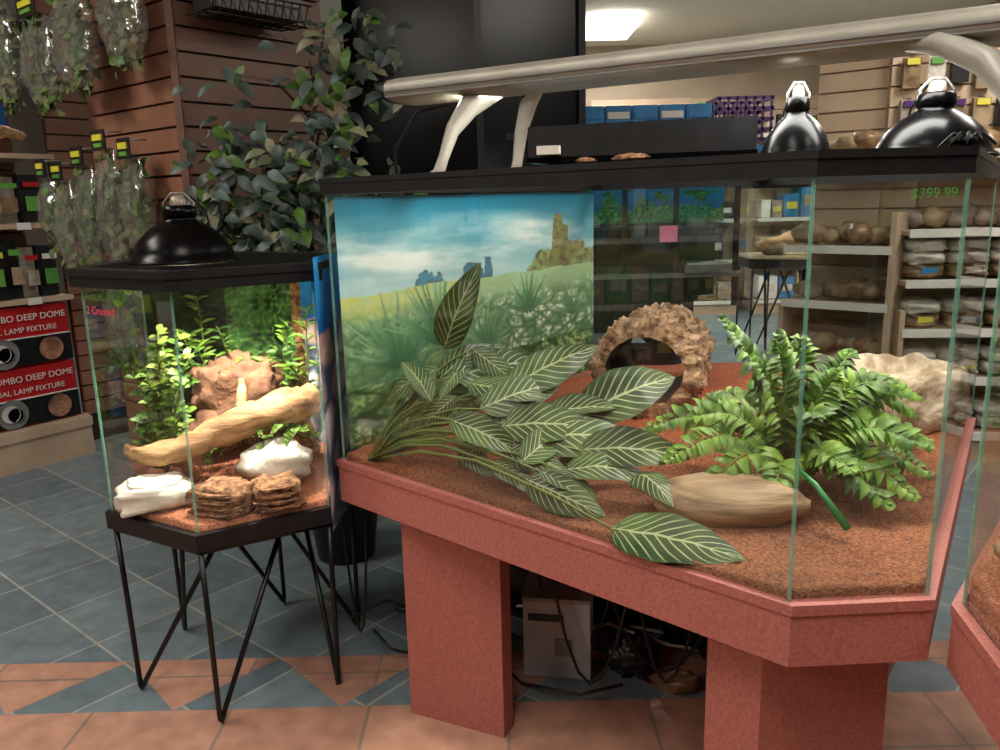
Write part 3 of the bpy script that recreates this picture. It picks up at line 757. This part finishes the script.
def bagged_plant(x, y, zt, w, h, ang=-40, m='fern', card=True):
    M = frame((x, y, 0), ang); o = MB('bagged_plastic_plant', M)
    nu = 26; nv = 20; vs = []
    for i in range(nv+1):
        v = i/nv; t = w*.56*(.4+.6*min(1, sin(pi*min(v*.9+.08, 1))*1.5)); dp = .05*sin(pi*min(1, v*.95+.03))
        for j in range(nu):
            th = 2*pi*j/nu; cr = 1+.22*noise.noise(V((cos(th)*3, sin(th)*3, v*7+x*9)))+.14*noise.noise(V((cos(th)*8, sin(th)*8, v*16+x*9)))
            vs.append((cos(th)*t*cr, sin(th)*dp*cr*1.2, zt-.03-h*v))
    o.add(vs, [(i*nu+j, i*nu+(j+1) % nu, (i+1)*nu+(j+1) % nu, (i+1)*nu+j) for i in range(nv) for j in range(nu)], 'plastic_film', True)
    if card:
        o.box((0, -.03, zt), (w*.72, .006, .075), 'box_black'); o.box((0, -.035, zt+.01), (w*.5, .004, .022), 'ink_yellow'); o.box((0, -.035, zt-.018), (w*.4, .004, .014), 'ink_green')
    for k in range(int(120*h/.4*w/.15)):
        px = random.uniform(-.38, .38)*w; pz = zt-.05-random.uniform(.02, .95)*h; py = random.uniform(-.025, .03)
        a = random.uniform(0, 6.28)
        o.leaf((px, py, pz), (px+cos(a)*.05, py+random.uniform(-.02, .02), pz+sin(a)*.05), .032, random.choice([m, m, 'fern_dark', 'bag_leaf']), (random.uniform(-.5, .5), -1, random.uniform(-.2, .6)), nl=4, nw=2)
    o.tube([(0, .0, zt-.04), (.01, 0, zt-h*.5), (-.01, 0, zt-h*.9)], .004, 'stem_green', 5)
    o.tube([(0, -.02, zt+.03), (0, .06, zt+.035)], .003, 'grey_metal', 5)
    return o.done()
for (x, y, zt, w, h, m) in [(-1.62, 3.28, 1.55, .15, .46, 'fern_dark'), (-1.47, 3.16, 1.60, .15, .50, 'bag_leaf'), (-1.33, 3.05, 1.56, .13, .40, 'fern_dark'), (-1.76, 3.38, 1.50, .14, .42, 'bag_leaf'),
        (-1.54, 3.16, 2.16, .26, .34, 'bag_leaf'), (-1.28, 2.98, 2.18, .22, .32, 'bag_leaf'), (-1.78, 3.36, 2.12, .24, .36, 'bag_leaf'), (-2.02, 3.52, 2.2, .24, .40, 'bag_leaf'),
        (-1.52, 3.20, 1.10, .15, .36, 'bag_leaf'), (-1.38, 3.05, 1.12, .14, .34, 'fern'), (-2.26, 3.66, 2.3, .24, .42, 'bag_leaf'), (-2.45, 3.9, 2.4, .24, .42, 'bag_leaf'), (-1.90, 3.52, 1.52, .13, .30, 'fern_dark')]:
    bagged_plant(x, y, zt, w, h, -40, m)

# silk ficus tree
o = MB('potted_silk_ficus')
bx, by = -.62, 2.93
o.lathe((bx, by, 0), [(.0, 0), (.11, 0), (.14, .24), (.15, .25), (.13, .25), (.12, .22), (0, .22)], 'box_black', 24)
o.tube([(bx, by, .2), (bx+.02, by, .7), (bx-.05, by-.02, 1.2), (bx-.02, by, 1.6), (bx+.05, by, 1.95)], [.018, .016, .014, .01, .005], 'twig', 8)
cl = [(-.48, 2.85, 1.86, .16, 40), (-.62, 2.88, 1.80, .13, 22), (-.86, 2.85, 1.76, .09, 6), (-.90, 2.85, 1.52, .13, 50), (-.74, 2.86, 1.44, .18, 150), (-.54, 2.90, 1.46, .15, 60), (-.94, 2.82, 1.34, .13, 70), (-.78, 2.84, 1.22, .16, 130), (-.58, 2.88, 1.62, .12, 30), (-.38, 2.9, 1.78, .12, 32), (-.55, 2.88, 1.25, .17, 80), (-.40, 2.95, 1.35, .13, 30)]
for (x, y, z, r, k) in cl:
    o.tube([(bx-.02, by, z-.12), ((bx+x)/2, (by+y)/2, z), (x, y, z+.02)], [.006, .005, .003], 'twig', 5)
    for i in range(k):
        d_ = V((random.gauss(0, .5), random.gauss(0, .38), random.gauss(0, .5)))*r
        p_ = V((x, y, z))+d_; a = random.uniform(0, 6.28)
        t_ = p_+V((cos(a)*.072, random.uniform(-.05, .02), sin(a)*.04-.035))
        o.leaf(p_, t_, .038, random.choice(['ficus_a', 'ficus_a', 'ficus_b', 'ficus_c', 'fern_dark']), (random.uniform(-.6, .6), -.8, .6), nl=5, nw=2, arch=.12)
o.done()
o = MB('wire_basket')
Mf = frame((-1.10, 2.98, 0), 50.3); o.M = Mf
for k in range(12): o.tube([(.04+k*.035, -.02, 2.0), (.04+k*.035, -.17, 1.99), (.04+k*.035, -.20, 2.06)], .003, 'black_metal', 5)
for yy, zz in ((-.02, 2.0), (-.09, 1.995), (-.17, 1.99), (-.20, 2.06)): o.tube([(.03, yy, zz), (.44, yy, zz)], .0035, 'black_metal', 5)
o.box((.24, -.10, 2.05), (.36, .14, .08), 'box_black')
o.done()

# dark tall display cabinet
o = MB('dark_display_cabinet')
o.prism([(-.66, 3.80), (-.06, 3.70), (.40, 3.80), (.40, 4.5), (-.66, 4.5)], 0, 2.98, 'navy_panel')
o.beam((-.06, 3.69, 0.02), (-.06, 3.69, 2.97), .03, .03, 'black_metal')
o.box((.18, 3.735, 1.62), (.42, .02, .03), 'black_metal'); o.beam((.40, 3.78, .02), (.40, 3.78, 2.97), .03, .03, 'black_metal')
o.done()

# ---------------------------------------------------------------- right background
e = empty('aquarium_rack')
o = MB('rack_body', parent=e)
o.box((.83, 5.35, .42), (.82, .6, .84), 'box_black'); o.box((.97, 5.35, 1.55), (1.1, .6, .20), 'box_black')
for x in (.44, .80, 1.12, 1.50): o.box((x, 5.07, 1.1), (.03, .03, .9), 'black_metal')
o.box((.97, 5.64, 1.1), (1.10, .02, .9), 'box_black'); o.box((.97, 5.35, 1.15), (1.10, .6, .02), 'box_black')
o.box((.97, 5.35, .85), (1.12, .62, .03), 'grey_metal'); o.box((1.32, 5.12, .89), (.30, .2, .05), 'grey_metal'); o.box((1.32, 5.12, .918), (.26, .16, .012), 'shelf_white'); o.done()
def paint_reef(u, v):
    n = fbm(u*9, v*5, 5, 5)
    c = mixc((10, 60, 110), (40, 150, 190), v)
    if v < .5+n*.7: c = mixc((20, 50, 24), (90, 170, 60), .5+fbm(u*40, v*20, 2))
    return c
o = MB('glowing_water_backdrop', parent=e)
o.poster((.46, 5.30), (1.48, 5.30), 1.17, 1.44, paint_reef, 120, 30, 'glow_poster'); o.done()  # painted backdrop glows by itself in place of tank lighting
o = MB('front_glass', parent=e); o.add([(.45, 5.06, .87), (1.50, 5.06, .87), (1.50, 5.06, 1.45), (.45, 5.06, 1.45)], [(0, 1, 2, 3)], 'glass_dark')
o.box((1.07, 5.045, 1.11), (.11, .004, .10), 'pink_card'); o.done()
o = MB('boxed_filters')
x = .52
for k in range(5):
    w = .165; o.box((x+w/2, 5.25, 1.770), (w-.01, .22, .236), 'box_blue'); o.box((x+w/2, 5.135, 1.83), (w*.8, .006, .04), 'ink_white' if k % 2 else 'box_blue'); o.box((x+w/2, 5.135, 1.75), (w*.7, .006, .06), 'box_black'); x += w
o.done()
o = MB('plastic_crate')
cx, cy, cz = 1.54, 5.25, 1.655
for k in range(5):
    for (sx_, sy_, lx, ly) in ((0, -.14, .34, .012), (0, .14, .34, .012), (-.17, 0, .012, .28), (.17, 0, .012, .28)):
        o.box((cx+sx_, cy+sy_, cz+.01+k*.062), (lx, ly, .02), 'box_purple')
for k in range(7):
    for s_ in (-.14, .14): o.box((cx-.16+k*.053, cy+s_, cz+.135), (.014, .012, .26), 'box_purple')
o.box((cx, cy, cz+.006), (.33, .27, .01), 'box_purple'); o.done()

def gondola(name, M, w, h, shelves, m='shelf_cream', slat='slat_beige', depth=.4, side=True):
    o = MB(name, M)
    for i in range(int((h-.15)/.1)): o.box((w/2, depth, .2+.1*i), (w, .02, .09), slat)
    o.box((w/2, depth+.02, h/2), (w, .02, h), m); o.box((w/2, depth/2+.02, .07), (w, depth, .14), m)
    for z in shelves: o.box((w/2, depth/2, z), (w, depth, .022), m); o.box((w/2, .0, z), (w, .012, .04), 'shelf_white')
    if side:
        o.box((w, depth/2, .62), (.025, depth, 1.24), m)
        o.box((0, depth/2, .62), (.025, depth, .3), m)
    return o.done()
G1 = frame((1.49, 4.19, 0), -39.7)
gondola('rock_display_shelving', G1, .52, 2.15, (.14, .50, .78, 1.06, 1.50))
o = MB('decorative_rocks', G1)
for z in (.15, .51, .79, 1.07, 1.51):
    for k in range(7):
        r = random.uniform(.045, .075); o.blob((.05+k*.07, .12+random.uniform(-.03, .1), z+.012+r*.8), (r*1.1, r, r*.8), random.choice(['rock_tan', 'rock_grey', 'bag_brown', 'rock_tan']), k+z*9, .25, 1.7, random.uniform(0, 3), (14, 10))
o.done()
G2 = frame((1.96, 3.84, 0), -6)
gondola('bag_display_shelving', G2, 1.7, 2.15, (.14, .42, .66, .90, 1.14, 1.50))
o = MB('substrate_bags', G2)
for z in (.15, .43, .67, .91):
    for k in range(8):
        for s_ in range(2 if z != .91 else 3):
            o.blob((.12+k*.2, .17, z+.045+s_*.062), (.092, .14, .036), 'bag_white' if (k*3+int(z*10)+s_) % 3 else 'bag_brown', k+s_*5, .25, 3.5, 0, (20, 14), .6)
            if s_ == 0: o.box((.12+k*.2, .035, z+.05), (.07, .004, .03), random.choice(['ink_green', 'box_blue', 'ink_white', 'tag_yellow']))
o.done()
o = MB('decorative_rocks', G2)
for z in (1.155, 1.515):
    for k in range(15):
        r = random.uniform(.05, .08); o.blob((.08+k*.11, .15+random.uniform(-.03, .1), z+r*.8), (r*1.1, r, r*.8), random.choice(['rock_tan', 'rock_grey', 'rock_grey', 'bag_brown']), k+z*9, .25, 1.7, random.uniform(0, 3), (14, 10))
o.done()
o = MB('hanging_packages', G2)
for zz in (1.98, 1.78):
    for k in range(14):
        hh = random.uniform(.09, .17)
        o.box((.08+k*.115, .36, zz-hh/2), (.08, .03, hh), random.choice(['box_black', 'rock_tan', 'ink_green', 'bag_brown', 'rock_grey', 'bag_white']))
        o.box((.08+k*.115, .34, zz-.02), (.06, .012, .03), random.choice(['ink_white', 'tag_yellow', 'ink_green', 'box_purple']))
        o.tube([(.08+k*.115, .33, zz+.005), (.08+k*.115, .39, zz+.01)], .004, 'grey_metal', 5)
o.done()
# hexagonal display tank far back
hc3 = V((2.32, 6.5))
e3 = empty('hexagonal_terrarium')
def hx(R): return hexp(R, hc3)
g = MB('frame', parent=e3); g.ring(hx(.40), hx(.35), .78, .84, 'black_plastic'); g.prism(hx(.38), .78, .80, 'black_plastic'); g.ring(hx(.40), hx(.35), 1.38, 1.44, 'black_plastic'); g.done()
g = MB('glass_panes', parent=e3); hp = hx(.375)
for i in range(6):
    a, b = hp[i], hp[(i+1) % 6]; g.add([(*a, .8), (*b, .8), (*b, 1.4), (*a, 1.4)], [(0, 1, 2, 3)], 'glass')
g.done()
g = MB('branch_and_rocks', parent=e3)
g.patch(hx(.365), lambda x, y: .86+.01*fbm(x*8, y*8), 'rock_tan', 8, 8, .80)
g.tube([(2.05, 6.35, .93), (2.3, 6.38, .98), (2.6, 6.4, 1.0)], [.04, .06, .03], 'driftwood', 10, rough=.02); g.blob((2.2, 6.4, .92), (.12, .1, .07), 'rock_grey', 3); g.done()
o = MB('wire_terrarium_stand')
ring = hx(.37); ring.append(ring[0]); o.tube([(*p_, .77) for p_ in ring], .01, 'black_metal', 6)
for i in range(6):
    a = radians(-90+60*i); f = V((hc3.x+.36*cos(a), hc3.y+.36*sin(a), .01)); top = V((f.x, f.y, .77)); a2 = a+radians(60)
    o.tube([top, f, (hc3.x+.15*cos(a2), hc3.y+.15*sin(a2), .77)], .011, 'black_metal', 6)
o.done()
def merch(M, w, zs=(.15, .61, 1.06, 1.51, 1.96)):
    o = MB('shelf_merchandise', M)
    for z in zs:
        xx = .05
        while xx < w-.2:
            ww = random.uniform(.1, .25); hh = random.uniform(.15, .36)
            o.box((xx+ww/2, .2, z+hh/2+.012), (ww-.02, .25, hh), random.choice(['box_black', 'box_blue', 'bag_brown', 'ink_white', 'box_black', 'ink_green', 'shelf_cream', 'rock_grey']))
            o.box((xx+ww/2, .07, z+hh*.55), (ww*.6, .012, hh*.3), random.choice(['ink_white', 'tag_yellow', 'rock_tan', 'bag_white'])); xx += ww
    o.done()
for k, (x, w) in enumerate(((-3.9, 2.3), (-1.4, 2.3), (1.1, 1.6), (2.9, 1.5))):
    M = frame((x, 9.0, 0), 0); gondola('wall_shelving', M, w, 2.4, (.14, .6, 1.05, 1.5, 1.95), depth=.42, side=False); merch(M, w)
M = frame((-3.72, -1.2, 0), 90); gondola('wall_shelving', M, 3.4, 2.3, (.14, .6, 1.05, 1.5, 1.95), depth=.42, side=False); merch(M, 3.4)  # out-of-view shelving, added for its reflection in the terrarium's front glass

# ---------------------------------------------------------------- under the stand
o = MB('power_supply_box')
R = Matrix.Rotation(radians(-10), 3, 'Z')
o.box((.155, 2.13, .12), (.19, .15, .235), 'ballast_grey', R); o.box((.155, 2.13, .243), (.195, .155, .012), 'grey_metal', R)
o.box(V((.155, 2.13, .10))+R @ V((.02, -.078, 0)), (.05, .006, .05), 'grey_metal', R)
o.box(V((.155, 2.13, .19))+R @ V((-.03, -.078, 0)), (.10, .004, .02), 'box_black', R); o.done()
o = MB('storage_bags')
for k, (x, y, r) in enumerate(((.40, 2.38, .16), (.62, 2.22, .15), (.78, 1.92, .08), (.5, 2.65, .20), (-.05, 2.55, .15), (.15, 2.5, .22), (.36, 2.08, .07))):
    o.blob((x, y, r*.78), (r, r*.8, r*.8), 'box_black', k, .5, 3.5, sub=(30, 20))
o.blob((.48, 1.98, .030), (.05, .035, .030), 'bag_brown', 9, .4, 3)
o.done()
o = MB('power_cables')
for k in range(9):
    x = random.uniform(-.6, .3); y = random.uniform(2.2, 2.6)
    pts = [(x+.09*i+.05*sin(i*1.7+k), y+.05*cos(i*2.1+k)-.04*i*(k % 2), .008+.05*abs(sin(i*.9+k))) for i in range(9)]
    o.tube(pts, .005, 'cable' if k % 3 else 'stick_white', 6)
for (a_, b_, c_) in ((.05, 2.15, .30), (.22, 2.05, .42), (.33, 2.0, .2), (-.5, 2.3, .1), (.10, 2.0, .25)):
    pts = [(a_+c_*(i/8), b_-.1*(i/8), .55-.5*sin(pi*i/8)**.8) for i in range(9)]
    o.tube(pts, .0045, 'cable', 6)
o.done()
o = MB('dark_back_cabinet'); o.box((.10, 3.35, .38), (1.0, .26, .76), 'box_black'); o.box((.10, 3.21, .72), (1.0, .02, .04), 'black_metal'); o.done()

# ---------------------------------------------------------------- ceiling lights
def troffer(x, y, w, l, en, col=(1, .95, .88)):
    e = empty('ceiling_light_panel'); o = MB('diffuser', parent=e)
    o.box((x, y, ZC-.012), (w*.3, l*.8, .02), 'shelf_white'); o.box((x, y, ZC-.085), (w, l, .03), 'light_panel')
    for s_ in (-1, 1): o.box((x, y+s_*l*.35, ZC-.045), (.02, .02, .07), 'grey_metal')
    o.done()
    ld = bpy.data.lights.new('panel_light', 'AREA'); ld.shape = 'RECTANGLE'; ld.size = w; ld.size_y = l; ld.energy = en; ld.color = col
    lo = bpy.data.objects.new('panel_light', ld); bpy.context.collection.objects.link(lo); lo.location = (x, y, ZC-.105); lo.parent = e
for x, y, w_, l_, en in ((-.3, .2, .6, 1.2, 22), (-2.6, 1.8, .6, 1.2, 38), (1.6, .6, .6, 1.2, 20), (2.6, 3.0, .6, 1.2, 40), (1.15, 8.3, .45, .8, 54), (1.50, 6.6, .45, .8, 54), (3.4, 6.0, .6, 1.2, 54), (-2.5, 5.8, .6, 1.2, 20), (-2.2, -.8, .6, 1.2, 20)):
    troffer(x, y, w_, l_, en)

def light(name, kind, loc, en, col, size=.05, rot=None, parent=None, **k):
    ld = bpy.data.lights.new(name, kind); ld.energy = en; ld.color = col
    if kind == 'AREA': ld.size = size
    else: ld.shadow_soft_size = size
    for a, b in k.items(): setattr(ld, a, b)
    lo = bpy.data.objects.new(name, ld); bpy.context.collection.objects.link(lo); lo.location = loc
    if rot: lo.rotation_euler = rot
    return lo
light('hex_lamp_light', 'SPOT', (-.72, 2.15, 1.19), 42, (1, .91, .78), .05, spot_size=radians(125), spot_blend=.5)
l = light('strip_light', 'AREA', (.42, 1.96, 1.612), 16, (1, .98, .92), .1, rot=(0, 0, radians(-31.8)), shape='RECTANGLE', size_y=.1)
l.data.size = 1.2
light('dome_light_a', 'SPOT', (.665, 1.83, 1.41), 8, (1, .90, .76), .04, spot_size=radians(110), spot_blend=.6)
light('dome_light_b', 'SPOT', (.925, 1.75, 1.41), 13, (1, .89, .75), .05, spot_size=radians(120), spot_blend=.6)

w = bpy.data.worlds.new('World'); sc.world = w; w.use_nodes = True
w.node_tree.nodes['Background'].inputs[0].default_value = (.9, .87, .84, 1); w.node_tree.nodes['Background'].inputs[1].default_value = .15

# ---------------------------------------------------------------- camera
cd = bpy.data.cameras.new('camera'); cam = bpy.data.objects.new('camera', cd); bpy.context.collection.objects.link(cam)
cd.sensor_width = 36; cd.lens = 28.8; cd.clip_start = .05
P = radians(12.44); r = radians(1.42)
U = V((0, sin(P), cos(P))); Dv = V((0, cos(P), -sin(P))); X = V((1, 0, 0))
Rv = X*cos(r)-U*sin(r); UP = U*cos(r)+X*sin(r)
M = Matrix((Rv, UP, -Dv)).transposed().to_4x4(); M.translation = V((0, 0, 1.35)); cam.matrix_world = M
sc.camera = cam
